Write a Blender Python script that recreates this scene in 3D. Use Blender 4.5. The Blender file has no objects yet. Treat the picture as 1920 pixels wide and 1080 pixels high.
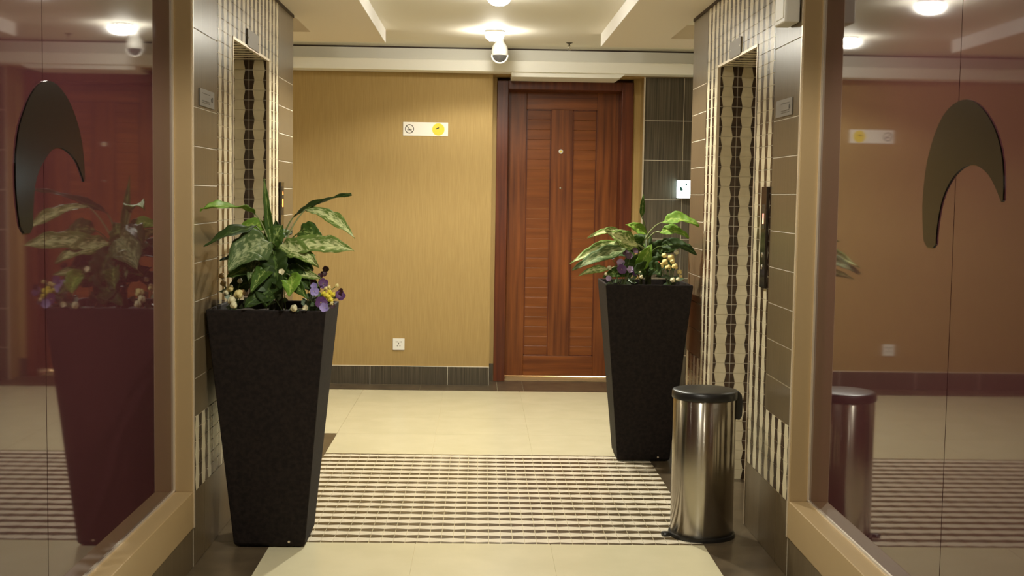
import bpy, bmesh, math, random
from mathutils import Vector, Matrix
random.seed(7)
sc = bpy.context.scene
U = 1.47                                   # camera height in metres; proportions below are in units of it

# ------------------------------------------------------------------ camera, world, exposure
cam = bpy.data.cameras.new('camera'); cam.sensor_fit = 'HORIZONTAL'; cam.sensor_width = 36
cam.lens = 2350 / 1920 * 36; cam.clip_start = 0.05; cam.clip_end = 60
camo = bpy.data.objects.new('camera', cam); sc.collection.objects.link(camo); sc.camera = camo
yaw, pit, roll = .0262, .0735, .01535
F = Vector((math.sin(yaw)*math.cos(pit), math.cos(yaw)*math.cos(pit), -math.sin(pit)))
Rt = Vector((math.cos(yaw), -math.sin(yaw), 0)); Up = Rt.cross(F)
r2 = Rt*math.cos(roll) + Up*math.sin(roll); u2 = Up*math.cos(roll) - Rt*math.sin(roll)
M = Matrix((r2, u2, -F)).transposed().to_4x4(); M.translation = Vector((0, 0, U)); camo.matrix_world = M

w = bpy.data.worlds.new('world'); sc.world = w; w.use_nodes = True
w.node_tree.nodes['Background'].inputs[0].default_value = (1, .85, .62, 1)
w.node_tree.nodes['Background'].inputs[1].default_value = .02
vs = sc.view_settings
vs.view_transform = 'Standard'; vs.look = 'None'; vs.gamma = 1; vs.use_curve_mapping = False
vs.exposure = 0.38
sc.cycles.use_denoising = True
sc.cycles.max_bounces = 10; sc.cycles.diffuse_bounces = 6; sc.cycles.glossy_bounces = 5
sc.cycles.sample_clamp_indirect = 6
WARM = (1, .97, .84)
# lamp places: (x, y, power) in U units - the two seen, one over the camera side, one behind added unseen for fill, two along the cross corridor
LAMPS = [(.060, 4.78, 135), (.055, 5.87, 42), (.05, 2.45, 85), (.05, .0, 30), (-2.1, 5.8, 90), (2.2, 5.8, 90)]

# ------------------------------------------------------------------ helpers
class MB:
    """collects faces for one mesh"""
    def __init__(s): s.v = []; s.f = []; s.uv = []; s.m = []
    def add(s, v, f, m=0):
        n = len(s.v); s.v += [tuple(p) for p in v]; s.f += [tuple(i+n for i in q) for q in f]; s.m += [m]*len(f)
    def box(s, a, b, m=0):
        x0, y0, z0 = (min(a[i], b[i]) for i in range(3)); x1, y1, z1 = (max(a[i], b[i]) for i in range(3))
        s.add([(x0,y0,z0),(x1,y0,z0),(x1,y1,z0),(x0,y1,z0),(x0,y0,z1),(x1,y0,z1),(x1,y1,z1),(x0,y1,z1)],
              [(0,3,2,1),(4,5,6,7),(0,1,5,4),(1,2,6,5),(2,3,7,6),(3,0,4,7)], m)
    def prism(s, poly, o, e1, e2, n, h, m=0):
        """poly in (e1,e2) coordinates, extruded from o along n by h"""
        o, e1, e2, n = Vector(o), Vector(e1), Vector(e2), Vector(n); k = len(poly)
        v = [o + e1*p[0] + e2*p[1] for p in poly]; v += [p + n*h for p in v]
        f = [tuple(range(k))[::-1], tuple(range(k, 2*k))] + [(i, (i+1)%k, k+(i+1)%k, k+i) for i in range(k)]
        s.add(v, f, m)
    def lathe(s, prof, c=(0,0,0), n=32, m=0, axis='Z'):
        k = len(prof); v = []
        for i in range(n):
            a = 2*math.pi*i/n
            for r, z in prof:
                p = (r*math.cos(a), r*math.sin(a), z)
                if axis == 'Y': p = (p[0], p[2], p[1])
                if axis == 'X': p = (p[2], p[0], p[1])
                v.append((p[0]+c[0], p[1]+c[1], p[2]+c[2]))
        f = []
        for i in range(n):
            for j in range(k-1):
                a, b = i*k+j, ((i+1)%n)*k+j
                f.append((a, b, b+1, a+1))
        s.add(v, f, m)
    def tube(s, pts, r, n=8, m=0, r1=None):
        pts = [Vector(p) for p in pts]; v = []; k = len(pts)
        for i, p in enumerate(pts):
            t = (pts[min(i+1,k-1)] - pts[max(i-1,0)]).normalized()
            a = t.orthogonal().normalized() if i == 0 else (a - t*a.dot(t)).normalized()
            b = t.cross(a); rr = r if r1 is None else r + (r1-r)*i/(k-1)
            v += [p + (a*math.cos(2*math.pi*j/n) + b*math.sin(2*math.pi*j/n))*rr for j in range(n)]
        f = [(i*n+j, i*n+(j+1)%n, (i+1)*n+(j+1)%n, (i+1)*n+j) for i in range(k-1) for j in range(n)]
        f += [tuple(range(n))[::-1], tuple(range((k-1)*n, k*n))]
        s.add(v, f, m)
    def mesh(s, name, mats, smooth=False):
        me = bpy.data.meshes.new(name); me.from_pydata(s.v, [], s.f)
        for x in (mats if isinstance(mats, (list, tuple)) else [mats]): me.materials.append(x)
        if any(s.m): me.polygons.foreach_set('material_index', s.m)
        if smooth: me.polygons.foreach_set('use_smooth', [True]*len(s.f))
        bm = bmesh.new(); bm.from_mesh(me); bmesh.ops.recalc_face_normals(bm, faces=bm.faces); bm.to_mesh(me); bm.free()
        return me
    def build(s, name, mats, parent=None, smooth=False, bevel=0, angle=None):
        o = bpy.data.objects.new(name, s.mesh(name, mats, smooth)); sc.collection.objects.link(o)
        if parent is not None: o.parent = parent; o.matrix_parent_inverse = world(parent).inverted()
        if bevel:
            b = o.modifiers.new('bevel', 'BEVEL'); b.width = bevel; b.segments = 2; b.limit_method = 'ANGLE'
        if angle: 
            try: o.data.set_sharp_from_angle(angle=math.radians(angle))
            except Exception: pass
        return o
def world(o):
    m = o.matrix_basis.copy()
    while o.parent is not None:
        m = o.parent.matrix_basis @ o.matrix_parent_inverse @ m; o = o.parent
    return m
def tag(o, label=None, cat=None, group=None, kind=None):
    if label: o['label'] = label
    if cat: o['category'] = cat
    if group: o['group'] = group
    if kind: o['kind'] = kind
    return o
def thing(name, loc, label, cat, group=None, rz=0):
    o = bpy.data.objects.new(name, None); sc.collection.objects.link(o); o.empty_display_size = .1
    o.location = loc; o.rotation_euler = (0, 0, rz)
    return tag(o, label, cat, group)
def struct(o): o['kind'] = 'structure'; return o
def linkmesh(name, me, parent, mat4=None):
    o = bpy.data.objects.new(name, me); sc.collection.objects.link(o); o.parent = parent
    o.matrix_parent_inverse = world(parent).inverted()
    if mat4 is not None: o.matrix_basis = mat4
    return o

# ------------------------------------------------------------------ materials
def mat(name, col, rough=.5, metal=0, spec=.5, emit=None, es=0, ior=None, coat=0):
    m = bpy.data.materials.new(name); m.use_nodes = True; b = m.node_tree.nodes['Principled BSDF']
    b.inputs['Base Color'].default_value = (*col, 1); b.inputs['Roughness'].default_value = rough
    b.inputs['Metallic'].default_value = metal; b.inputs['Specular IOR Level'].default_value = spec
    if ior: b.inputs['IOR'].default_value = ior
    if coat: b.inputs['Coat Weight'].default_value = coat; b.inputs['Coat Roughness'].default_value = .08
    if emit: b.inputs['Emission Color'].default_value = (*emit, 1); b.inputs['Emission Strength'].default_value = es
    return m
def nodes(m): return m.node_tree.nodes, m.node_tree.links, m.node_tree.nodes['Principled BSDF']
def texmap(m, scale=(1,1,1), coord='Object'):
    n, l, b = nodes(m); tc = n.new('ShaderNodeTexCoord'); mp = n.new('ShaderNodeMapping'); mp.inputs['Scale'].default_value = scale
    l.new(tc.outputs[coord], mp.inputs[0]); return mp.outputs[0]
def noise_col(m, c0, c1, scale=(1,1,1), s=8, detail=6, lo=.35, hi=.65, bump=0, coord='Object', dist=.002):
    n, l, b = nodes(m); v = texmap(m, scale, coord)
    t = n.new('ShaderNodeTexNoise'); t.inputs['Scale'].default_value = s; t.inputs['Detail'].default_value = detail; l.new(v, t.inputs['Vector'])
    r = n.new('ShaderNodeValToRGB'); r.color_ramp.elements[0].position = lo; r.color_ramp.elements[1].position = hi
    r.color_ramp.elements[0].color = (*c0, 1); r.color_ramp.elements[1].color = (*c1, 1)
    l.new(t.outputs['Fac'], r.inputs[0]); l.new(r.outputs[0], b.inputs['Base Color'])
    if bump:
        k = n.new('ShaderNodeBump'); k.inputs['Strength'].default_value = bump; k.inputs['Distance'].default_value = dist
        l.new(t.outputs['Fac'], k.inputs['Height']); l.new(k.outputs[0], b.inputs['Normal'])
    return m
white = mat('white_paint', (.86, .84, .77), .6)
ceil_m = mat('ceiling_paint', (.84, .80, .70), .7)
drop_m = mat('drop_paint', (.86, .77, .66), .7)
face_m = mat('drop_edge_paint', (.86, .83, .78), .5)
cream_floor = noise_col(mat('cream_floor_tile', (.74, .67, .44), .24, spec=.4), (.72, .655, .435), (.77, .70, .475), s=5)
grout = mat('light_grout', (.82, .75, .60), .8)
floor_grout = mat('floor_grout', (.66, .57, .36), .8)
wallpaper = noise_col(mat('wallpaper', (.42, .29, .11), .75), (.36, .235, .082), (.425, .29, .107), scale=(60, 60, 2.2), s=3, lo=.3, hi=.7, bump=.25)
brown_end = mat('brown_end_tile', (.13, .10, .065), .4)
def ribbed(name, c0, c1, rough, spec=.5, ax=(0, 160, 3)):
    m = noise_col(mat(name, c0, rough, spec=spec*.6), c0, c1, scale=ax, s=1.0, detail=4, lo=.3, hi=.7, bump=.35, dist=.0012)
    return m
brown_tile = ribbed('brown_ribbed_tile', (.105, .076, .042), (.165, .122, .070), .28)
brown_back = ribbed('brown_back_tile', (.040, .031, .020), (.12, .098, .066), .42, ax=(120, 0, 2))
border_m = noise_col(mat('brown_floor_tile', (.13, .10, .06), .3), (.080, .058, .035), (.128, .094, .056), s=9)
dark_mos = noise_col(mat('dark_mosaic', (.05, .03, .018), .25), (.035, .02, .012), (.075, .045, .028), s=20)
cream_mos = noise_col(mat('cream_mosaic', (.68, .60, .42), .3), (.65, .57, .39), (.74, .66, .47), s=14)
dark_fmos = noise_col(mat('dark_floor_mosaic', (.10, .07, .03), .3), (.085, .06, .028), (.15, .105, .05), s=20)
cream_fmos = noise_col(mat('cream_floor_mosaic', (.84, .76, .60), .3), (.80, .72, .56), (.87, .79, .63), s=14)
tan_frame = mat('tan_frame_laminate', (.38, .265, .13), .5)
metal_trim = mat('pale_metal_trim', (.82, .72, .56), .35, metal=.6)
steel = mat('brushed_steel', (.62, .56, .46), .28, metal=1)
plate_m = mat('steel_plate', (.20, .175, .14), .48, metal=.4)
gun = mat('gunmetal', (.10, .085, .06), .35, metal=.8)
black = mat('black_plastic', (.012, .011, .010), .35)
black_gloss = mat('black_gloss', (.02, .014, .010), .12)
wplastic = mat('white_plastic', (.84, .82, .76), .4)
yellow_m = mat('yellow_print', (.82, .62, .04), .5)
dark_print_and_shade = mat('dark_print_and_shade', (.05, .03, .02), .6)  # dark print, also the strips painted as shade below the ceiling
glass_mar = noise_col(mat('maroon_back_painted_glass', (.05, .02, .02), .035, ior=1.85), (.058, .0185, .0215), (.064, .0205, .0235), s=2)
emblem_m = mat('dark_bronze', (.010, .008, .007), .16, spec=.22)
planter_m = noise_col(mat('planter_dark_weave', (.012, .008, .007), .7, spec=.2), (.008, .0055, .005), (.018, .012, .010), scale=(1, 1, 1), s=60, bump=.5)
soil_m = noise_col(mat('soil', (.03, .02, .012), .9), (.02, .013, .008), (.05, .035, .02), s=40, bump=.8)
def wood(name, scale, c=((.10, .024, .007), (.28, .085, .018))):
    m = mat(name, c[1], .36, spec=.4)
    noise_col(m, c[0], c[1], scale=scale, s=1.0, detail=8, lo=.28, hi=.72, bump=.1)
    return m
wood_v = wood('wood_grain_upright', (34, 34, 1.6)); wood_h = wood('wood_grain_across', (1.8, 30, 34)); 
wood_p = wood('wood_plank_rippled', (2.2, 8, 26), ((.17, .046, .009), (.27, .082, .017)))
wood_d = wood('wood_frame_dark', (34, 34, 1.6), ((.07, .016, .007), (.17, .042, .013)))
bulb_m = mat('lamp_bulb', (1, 1, 1), .5, emit=(1, .93, .76), es=60)
diff_m = mat('lamp_diffuser', (1, 1, 1), .5, emit=(1, .96, .84), es=135)
exit_m = mat('exit_face', (.6, .9, .9), .4, emit=(.72, .97, 1), es=7)
digit_m = mat('red_digit', (.8, .1, .02), .4, emit=(1, .30, .16), es=7)
digit_o = mat('orange_digit', (.8, .2, .03), .4, emit=(1, .30, .05), es=5)
lens_m = mat('smoked_dome', (.08, .075, .07), .1)
# ------------------------------------------------------------------ mosaic of bow-tie tiles
XL, XR = -.75*U, .826*U
P = .0688*U; T = .0344*U; G = .0024*U; HT = .004
_mos = {}
def mos_mesh(kind, odd, mt, per, tl):
    """one tile, local (u across the strip, v along it, n out): 'lo' / 'hi' dark halves, 'mid' the cream tile between them"""
    key = (kind, odd, mt.name, round(per, 4), round(tl, 4))
    if key in _mos: return _mos[key]
    a, b = (.275, .185) if not odd else (.185, .275)
    a *= per; b *= per; g = G/2
    if kind == 'lo': q = [(g, g), (a, g), (b, tl-g), (g, tl-g)]
    elif kind == 'hi': q = [(per-a, g), (per-g, g), (per-g, tl-g), (per-b, tl-g)]
    else:
        k = .0006
        q = [(a+k, g*.4), (per-a-k, g*.4), (per-b-k, tl-g*.4), (b+k, tl-g*.4)]
    mb = MB(); mb.prism(q, (0,0,0), (1,0,0), (0,1,0), (0,0,1), HT)
    me = mb.mesh('mosaic_tile', mt); bm = bmesh.new(); bm.from_mesh(me)
    bmesh.ops.delete(bm, geom=[f for f in bm.faces if f.normal.z < -.9], context='FACES_ONLY'); bm.to_mesh(me); bm.free()
    _mos[key] = me; return me
def mosaic_cells(o, eu, ev, n, nu, nv, per=P, tl=T, dm=None, cm=None, skip=None, ph=0):
    """list of (mesh, 4x4) for nu periods and nv tiles on the plane through o"""
    dm = dm or dark_mos; cm = cm or cream_mos
    o, eu, ev, n = Vector(o), Vector(eu), Vector(ev), Vector(n); out = []
    flip = eu.cross(ev).dot(n) < 0
    if flip: o = o + eu*nu*per; eu = -eu
    for i in range(nu):
        for j in range(nv):
            c = o + eu*(i*per) + ev*(j*tl)
            if skip and skip(i, j): continue
            m4 = Matrix((eu, ev, n)).transposed().to_4x4(); m4.translation = c
            for k, mt in (('lo', dm), ('mid', cm), ('hi', dm)):
                out.append((mos_mesh(k, (j+ph) % 2 == 1, mt, per, tl), m4))
    return out
def place_mosaic(cells, parent, key, limit=300):
    cells = sorted(cells, key=key)
    for me, m4 in cells[:limit]: linkmesh('mosaic_tile', me, parent, m4)
    rest = {}
    mb = MB(); mats = []
    for me, m4 in cells[limit:]:
        mt = me.materials[0]
        if mt not in mats: mats.append(mt)
        mb.add([m4 @ v.co for v in me.vertices], [tuple(p.vertices) for p in me.polygons], mats.index(mt))
    if mb.v:
        o = mb.build('mosaic_tiles', mats, parent); o['kind'] = 'stuff'
CAMP = Vector((0, 0, U))
near_key = lambda c: (c[1].translation - CAMP).length

# ------------------------------------------------------------------ floor
fb = MB(); fb.box((-3.4*U, -1.7*U, -.06), (3.4*U, 7.6*U, -.004)); floor = struct(fb.build('floor', floor_grout))
def floor_tile(name, x0, x1, y0, y1, mt, g=.0009):
    b = MB(); b.box((x0*U+g, y0*U+g, -.006), (x1*U-g, y1*U-g, 0)); return b.build(name, mt, floor)
CX = [-.585, -.173, .214, .66]
FX0, FX1 = -.585, .66; MY0, MY1 = 3.545, 4.784
ys = [MY0]; 
while ys[-1] > -1.5: ys.append(ys[-1]-.4)
for y1, y0 in zip(ys[:-1], ys[1:]):
    for x0, x1 in zip(CX[:-1], CX[1:]): floor_tile('floor_tile', x0, x1, y0, y1, cream_floor)
for x0, x1 in zip(CX[:-1], CX[1:]): floor_tile('floor_tile', x0, x1, MY1, 5.19, cream_floor)
xs2 = [-3.2, -2.6, -2.2, -1.8, -1.4, -1.0] + CX + [1.05, 1.45, 1.85, 2.25, 2.65, 3.2]
for ya, yb in ((5.19, 5.58), (5.58, 5.97), (5.97, 6.365)):
    for x0, x1 in zip(xs2[:-1], xs2[1:]): floor_tile('floor_tile', x0, x1, ya, yb, cream_floor)
ysb = [-1.5, -.9, -.3, .3, .9, 1.5, 2.1, 2.66, 3.06, 3.545, 3.96, 4.372, 4.784, 5.19]
for a, b in zip(ysb[:-1], ysb[1:]):
    floor_tile('border_tile', -.96, -.585, a, b, border_m); floor_tile('border_tile', .66, 1.04, a, b, border_m)
for x0, x1 in [(-3.2, -2.2), (-2.2, -1.6), (-1.6, -.96)]: floor_tile('border_tile', x0, x1, 5.05, 5.19, border_m)
for x0, x1 in [(1.04, 1.6), (1.6, 2.2), (2.2, 3.2)]: floor_tile('border_tile', x0, x1, 4.94, 5.19, border_m)
xb = [-3.2, -2.4, -1.95, -1.53, -1.12, -.71, -.30, .10, .235, .66, 1.05, 1.5, 2.0, 2.6, 3.2]
for x0, x1 in zip(xb[:-1], xb[1:]): floor_tile('border_tile', x0, x1, 6.365, 6.60 if (x1 < .06 or x0 > .84) else 6.73, border_m)
mos = mosaic_cells((FX0*U, MY0*U, -.004), (0,1,0), (1,0,0), (0,0,1), 18, 36, per=(MY1-MY0)*U/18, tl=(FX1-FX0)*U/36, dm=dark_fmos, cm=cream_fmos)
place_mosaic(mos, floor, near_key)

# ------------------------------------------------------------------ lift walls (with the lift recess), built once per side
def lift_wall(side):
    s = -1 if side == 'left' else 1
    X = XL if s < 0 else XR; dy = .055*U if s < 0 else 0
    near, s0, o0, o1, s1, far = ((3.30, 3.61, 3.83, 4.472, 4.695, 5.05) if s < 0 else (3.256, 3.558, 3.784, 4.41, 4.633, 4.943))
    near, s0, o0, o1, s1, far = (v*U for v in (near, s0, o0, o1, s1, far))
    D = s*.21*U; H = 1.455*U; TOP = 1.70*U; t = .0035
    Xi = X + s*t                               # face of the backing; tiles stand proud of it to X
    b = MB()
    b.box((Xi, near-.001, 0), (X+s*.5*U, o0, 1.9*U)); b.box((Xi, o1, 0), (X+s*.5*U, far, 1.9*U))
    b.box((Xi, o0, H+.012), (X+s*.5*U, o1, 1.9*U)); b.box((X+D+s*.03, o0, 0), (X+s*.5*U, o1, H+.02))
    b.box((X+s*.5*U, far-.25*U, 0), (s*3.3*U, far, 1.9*U))
    wl = struct(b.build('wall_'+side, grout))
    def tile(name, y0, y1, z0, z1, mt=brown_tile, g=.0022, th=.010):
        q = MB(); q.box((X+s*.008, y0+g, z0+g), (X+s*.001, y1-g, z1-g)); return q.build(name, mt, wl)
    # skirting course and brown courses beside the lift
    zs_n = [.40+.1025*k for k in range(9)] + [1.4225, 1.70]
    zs_f = [.40+.1025*k for k in range(11)] + [1.70]
    for a, c in ((near, near+.13*U), (near+.13*U, o0), (o1, o1+.26*U), (o1+.26*U, far)): tile('skirting_tile', a, c, 0, .20*U)
    for z0, z1 in zip(zs_n[:-1], zs_n[1:]): tile('brown_tile', near+.006, s0, z0*U, z1*U)
    for z0, z1 in zip(zs_f[:-1], zs_f[1:]): tile('brown_tile', s1, far, z0*U, z1*U)
    # end face round the corner, towards the cross corridor
    for k in range(8):
        q = MB(); q.box((X+s*.004, far, .2125*k*U+.002), (X+s*.30*U, far+.008, .2125*(k+1)*U-.002)); q.build('brown_tile', brown_end, wl)
    n = (-s, 0, 0); xo = X + s*.0045
    cells = []
    zt = (TOP-.20*U); nv = int(zt/T+.5); tz = zt/nv
    for ya, yb in ((s0, o0), (o1, s1)):
        cells += mosaic_cells((xo, ya, .20*U), (0,1,0), (0,0,1), n, 3, nv, per=(yb-ya)/3, tl=tz)
    k0 = int(round((H-.20*U)/tz)); zh = .20*U + k0*tz
    cells += mosaic_cells((xo, o0, zh), (0,1,0), (0,0,1), n, 9, nv-k0, per=(o1-o0)/9, tl=tz, ph=k0)
    cells += mosaic_cells((xo, near+.006, .20*U), (0,1,0), (0,0,1), n, 4, 6, per=(s0-near-.006)/4, tl=.2*U/6)
    cells += mosaic_cells((xo, s1, .20*U), (0,1,0), (0,0,1), n, 4, 6, per=(far-s1)/4, tl=.2*U/6)
    # recess: far return (faces the camera), near return, head
    nr = int(zh/T+.5)
    rev = mosaic_cells((X+s*.0005, o1+.0005, 0), (s,0,0), (0,0,1), (0,-1,0), 3, nr, per=P, tl=zh/nr)
    rev2 = mosaic_cells((X+s*.0005, o0-.0005, 0), (s,0,0), (0,0,1), (0,1,0), 3, nr, per=P, tl=zh/nr)
    head = mosaic_cells((X+s*.0005, o0, zh+.004), (0,1,0), (s,0,0), (0,0,-1), 9, 6, per=(o1-o0)/9, tl=T)
    key = lambda c: (c[1].translation - CAMP).length - (1.5 if c[1].translation.z > .5 else 0)
    place_mosaic(rev[:0] + cells + rev + rev2 + head, wl, key)
    # thin pale edge trims round the opening and at the outer corner
    e = MB()
    e.box((X-s*.003, o0-.004, zh-.006), (X+s*.012, o1+.004, zh+.006)); e.box((X-s*.003, o1-.004, 0), (X+s*.012, o1+.006, zh)); e.box((X-s*.003, o0-.006, 0), (X+s*.012, o0+.004, zh))
    e.build('edge_trim', metal_trim, wl)
    # dark strip painted as shade where the tiling meets the lowered ceiling
    g = MB(); g.box((X-s*.004, near, 1.689*U), (X+s*.02, far+.004, 1.70*U)); g.build('shade_strip', dark_print_and_shade, wl)
    # lift landing door at the back of the recess
    d = bpy.data.objects.new('door_2' if s < 0 else 'door_3', None); sc.collection.objects.link(d); struct(d)
    xd = X + D
    for a, c in ((o0+.006, (o0+o1)/2-.0015), ((o0+o1)/2+.0015, o1-.006)):
        q = MB(); q.box((xd, a, .012), (xd+s*.03, c, H-.004)); q.build('door_leaf', steel, d)
    q = MB(); q.box((xd-s*.03, o0, 0), (xd+s*.03, o1, .010)); q.build('door_sill', steel, d)
    # ---- things fixed to this wall
    pw = lambda y0, y1, z0, z1, th, name, mt, par, xx=0: (lambda q: (q.box((X-s*xx, y0*U, z0*U), (X-s*(xx+th), y1*U, z1*U)), q.build(name, mt, par, bevel=.0015))[1])(MB())
    side_w = 'left' if s < 0 else 'right'
    o = o0/U
    ya, yb = (4.055, 4.255) if s < 0 else (4.02, 4.19)
    ind = thing('lift_indicator_plate', (X, (ya+yb)/2*U, 1.46*U), f'grey metal indicator plate above the lift opening in the {side_w} wall', 'plate', 'indicator plates over the lifts')
    pw(ya, yb, 1.462, 1.518, .006, 'plate', plate_m, ind)
    for y in (ya+.012, yb-.012):
        q = MB(); q.lathe([(0, -.001), (.004, -.001), (.004, .002), (0, .003)], (X-s*.006, y*U, 1.49*U), 10, axis='X'); q.build('screw', steel, ind)
    ya, yb = (3.375, 3.552) if s < 0 else (3.337, 3.518)
    z0 = 1.2265
    pl = thing('lift_notice_plate', (X, (ya+yb)/2*U, z0*U), f'engraved steel plate with a keyhole on the brown tiles of the {side_w} wall', 'plate', 'steel notice plates by the lifts')
    pw(ya, yb, z0, z0+.047, .004, 'plate', plate_m, pl)
    yk = yb-.03 if s < 0 else ya+.026
    q = MB(); q.lathe([(0, -.001), (.0095, -.001), (.0095, .003), (0, .003)], (X-s*.004, yk*U, (z0+.024)*U), 14, axis='X'); q.build('keyhole', black, pl)
    q = MB(); rr = random.Random(3)
    for zr in (.034, .014, .009):
        y = ya+.028
        while y < yb-.062:
            L = rr.uniform(.004, .012); q.box((X-s*.004, y*U, (z0+zr)*U), (X-s*.0046, (y+L)*U, (z0+zr+.0025)*U)); y += L + .005
    q.build('engraving', gun, pl)['kind'] = 'stuff'
    ya, yb = (4.700, 4.768) if s < 0 else (3.574, 3.640)
    cp = thing('lift_call_panel', (X, (ya+yb)/2*U, .745*U), f'slim black lift call panel with a lit red display on the {side_w} wall', 'call panel', 'lift call panels')
    pw(ya, yb, .745, 1.037, .012, 'panel_body', black_gloss, cp)
    pw(ya+.014, yb-.014, .915, .985 if s > 0 else 1.022, .001, 'display', black, cp, .012)
    yc = (ya+yb)/2
    if s > 0:
        pw(yc-.004, yc+.004, .930, .960, .001, 'digit', digit_m, cp, .013)
    else:
        q = MB(); q.prism([(-.009, 0), (.009, 0), (0, .022)], (X-s*.013, yc*U, .990*U), (0,1,0), (0,0,1), (-s,0,0), .001); q.build('arrow', digit_o, cp)
        pw(yc-.008, yc+.006, .945, .975, .001, 'digit', digit_o, cp, .013)
    for z in (.84, .805):
        q = MB(); q.lathe([(0, 0), (.010, 0), (.010, .003), (.007, .004), (0, .004)], (X-s*.012, yc*U, z*U), 16, axis='X')
        if s > 0:
            q.v = [(2*(X-s*.012)-a, b_, c) for a, b_, c in q.v]
        q.build('call_button', steel, cp, True)
    return wl
wall_left = lift_wall('left'); wall_right = lift_wall('right')

# ------------------------------------------------------------------ glazed side panels (windows 1 and 2)
def glazing(side):
    s = -1 if side == 'left' else 1
    X = XL if s < 0 else XR; Y1 = (3.30 if s < 0 else 3.256)*U; Y0 = 1.0*U; R = s*(.050 if s < 0 else .052)*U; TOP = 1.70*U
    w = bpy.data.objects.new('window_1' if s < 0 else 'window_2', None); sc.collection.objects.link(w); struct(w)
    xb = X + s*.5*U
    q = MB(); q.box((X, -1.5*U, .107*U), (xb, Y1-.001, .205*U)); q.build('sill', tan_frame, w, bevel=.003)
    q = MB(); q.box((X+R+s*.02, Y0, .2*U), (xb, Y1-.002, 1.9*U)); q.build('backing', tan_frame, w)
    q = MB(); q.box((X+s*.001, Y1-.020, .205*U), (X+R, Y1-.0015, 1.9*U)); q.build('jamb', tan_frame, w, bevel=.0015)
    q = MB(); q.box((X, -1.5*U, .205*U), (xb, Y0, 1.9*U)); q.build('near_post', tan_frame, w)
    q = MB(); q.box((X-s*.003, Y1-.008, .107*U), (X+s*.006, Y1+.006, 1.7*U)); q.build('corner_trim', metal_trim, w)
    ysm = (2.325 if s < 0 else 2.305)*U; xg = X + R
    for a, c in ((Y0, ysm-.002), (ysm+.002, Y1-.016)):
        q = MB(); q.box((xg, a, .205*U), (xg+s*.010, c, TOP)); q.build('glass_pane', glass_mar, w)
    q = MB(); q.box((xg+s*.002, ysm-.003, .205*U), (xg+s*.012, ysm+.003, TOP)); q.build('seam', black, w)
    q = MB(); q.box((xg-s*.007, Y1-.028, .205*U), (xg, Y1-.020, TOP)); q.box((xg-s*.007, Y0, .205*U), (xg, Y1-.020, .205*U+.007)); q.build('glazing_bead', metal_trim, w)
    # ribbed skirting tiles below
    ss = [-1.5, -.9, -.3, .3, .9, 1.3, 1.7, 2.1, 2.48, 2.87, Y1/U]
    for a, c in zip(ss[:-1], ss[1:]):
        q = MB(); q.box((X+s*.004, a*U+.0015, .001), (X+s*.02, c*U-.0015, .106*U)); q.build('skirting_tile', brown_tile, w)
    q = MB(); q.box((X+s*.012, -1.5*U, 0), (xb, Y1-.001, .107*U)); q.build('skirting_backing', grout, w)
    return w
glazing('left'); glazing('right')
EML = [(-0.222,-0.219),(-0.248,-0.15),(-0.257,-0.087),(-0.255,-0.024),(-0.235,0.04),(-0.205,0.08),(-0.155,0.131),(-0.099,0.166),(-0.028,0.188),(0.045,0.188),(0.114,0.17),(0.171,0.142),(0.229,0.098),(0.273,0.042),(0.294,-0.022),(0.3,-0.091),(0.262,-0.052),(0.225,-0.023),(0.181,-0.005),(0.123,0.009),(0.067,0.012),(0.012,0.003),(-0.028,-0.017),(-0.068,-0.04),(-0.101,-0.068),(-0.121,-0.099),(-0.135,-0.152),(-0.14,-0.22)]
EMR = [(0.245,-0.214),(0.266,-0.148),(0.274,-0.077),(0.257,0.017),(0.213,0.09),(0.15,0.151),(0.08,0.18),(0.012,0.19),(-0.045,0.188),(-0.112,0.17),(-0.178,0.135),(-0.233,0.091),(-0.274,0.033),(-0.29,-0.036),(-0.29,-0.092),(-0.248,-0.051),(-0.205,-0.018),(-0.162,0.001),(-0.107,0.015),(-0.053,0.015),(0.003,0.002),(0.047,-0.017),(0.086,-0.043),(0.119,-0.077),(0.139,-0.118),(0.153,-0.169),(0.154,-0.215)]
def smooth_poly(p, it=2):
    for _ in range(it):
        q = []
        for a, b in zip(p, p[1:]+p[:1]):
            q += [(a[0]*.75+b[0]*.25, a[1]*.75+b[1]*.25), (a[0]*.25+b[0]*.75, a[1]*.25+b[1]*.75)]
        p = q
    return p
for side, poly, s, xg, cy, cz in (('left', EML, -1, XL-.050*U, 3.46, .103+U), ('right', EMR, 1, XR+.052*U, 3.355, .085+U)):
    q = MB(); q.prism(smooth_poly(poly, 1), (xg, cy, cz), (0,1,0), (0,0,1), (-s,0,0), .004)
    tag(q.build('arch_emblem', emblem_m), f'dark arch shaped emblem with one broad leg on the {side} maroon glass panel', 'emblem', 'emblems on the glass panels')

# ------------------------------------------------------------------ back wall with the door recess
YB = 6.56*U
b = MB()
b.box((-3.3*U, YB, 0), (.057*U, YB+.5*U, 1.9*U)); b.box((.847*U, YB+.012, 0), (3.3*U, YB+.5*U, 1.9*U)); b.box((.057*U, YB, .625*U+U), (.847*U, YB+.5*U, 1.9*U))
b.box((.057*U, 6.71*U, 0), (.081*U, YB+.5*U, 1.63*U)); b.box((.808*U, 6.71*U, 0), (.847*U, YB+.5*U, 1.63*U))
b.box((-3.3*U, 7.3*U, 0), (3.3*U, 7.4*U, 1.9*U))
wall_back = struct(b.build('wall_back', wallpaper))
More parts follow.
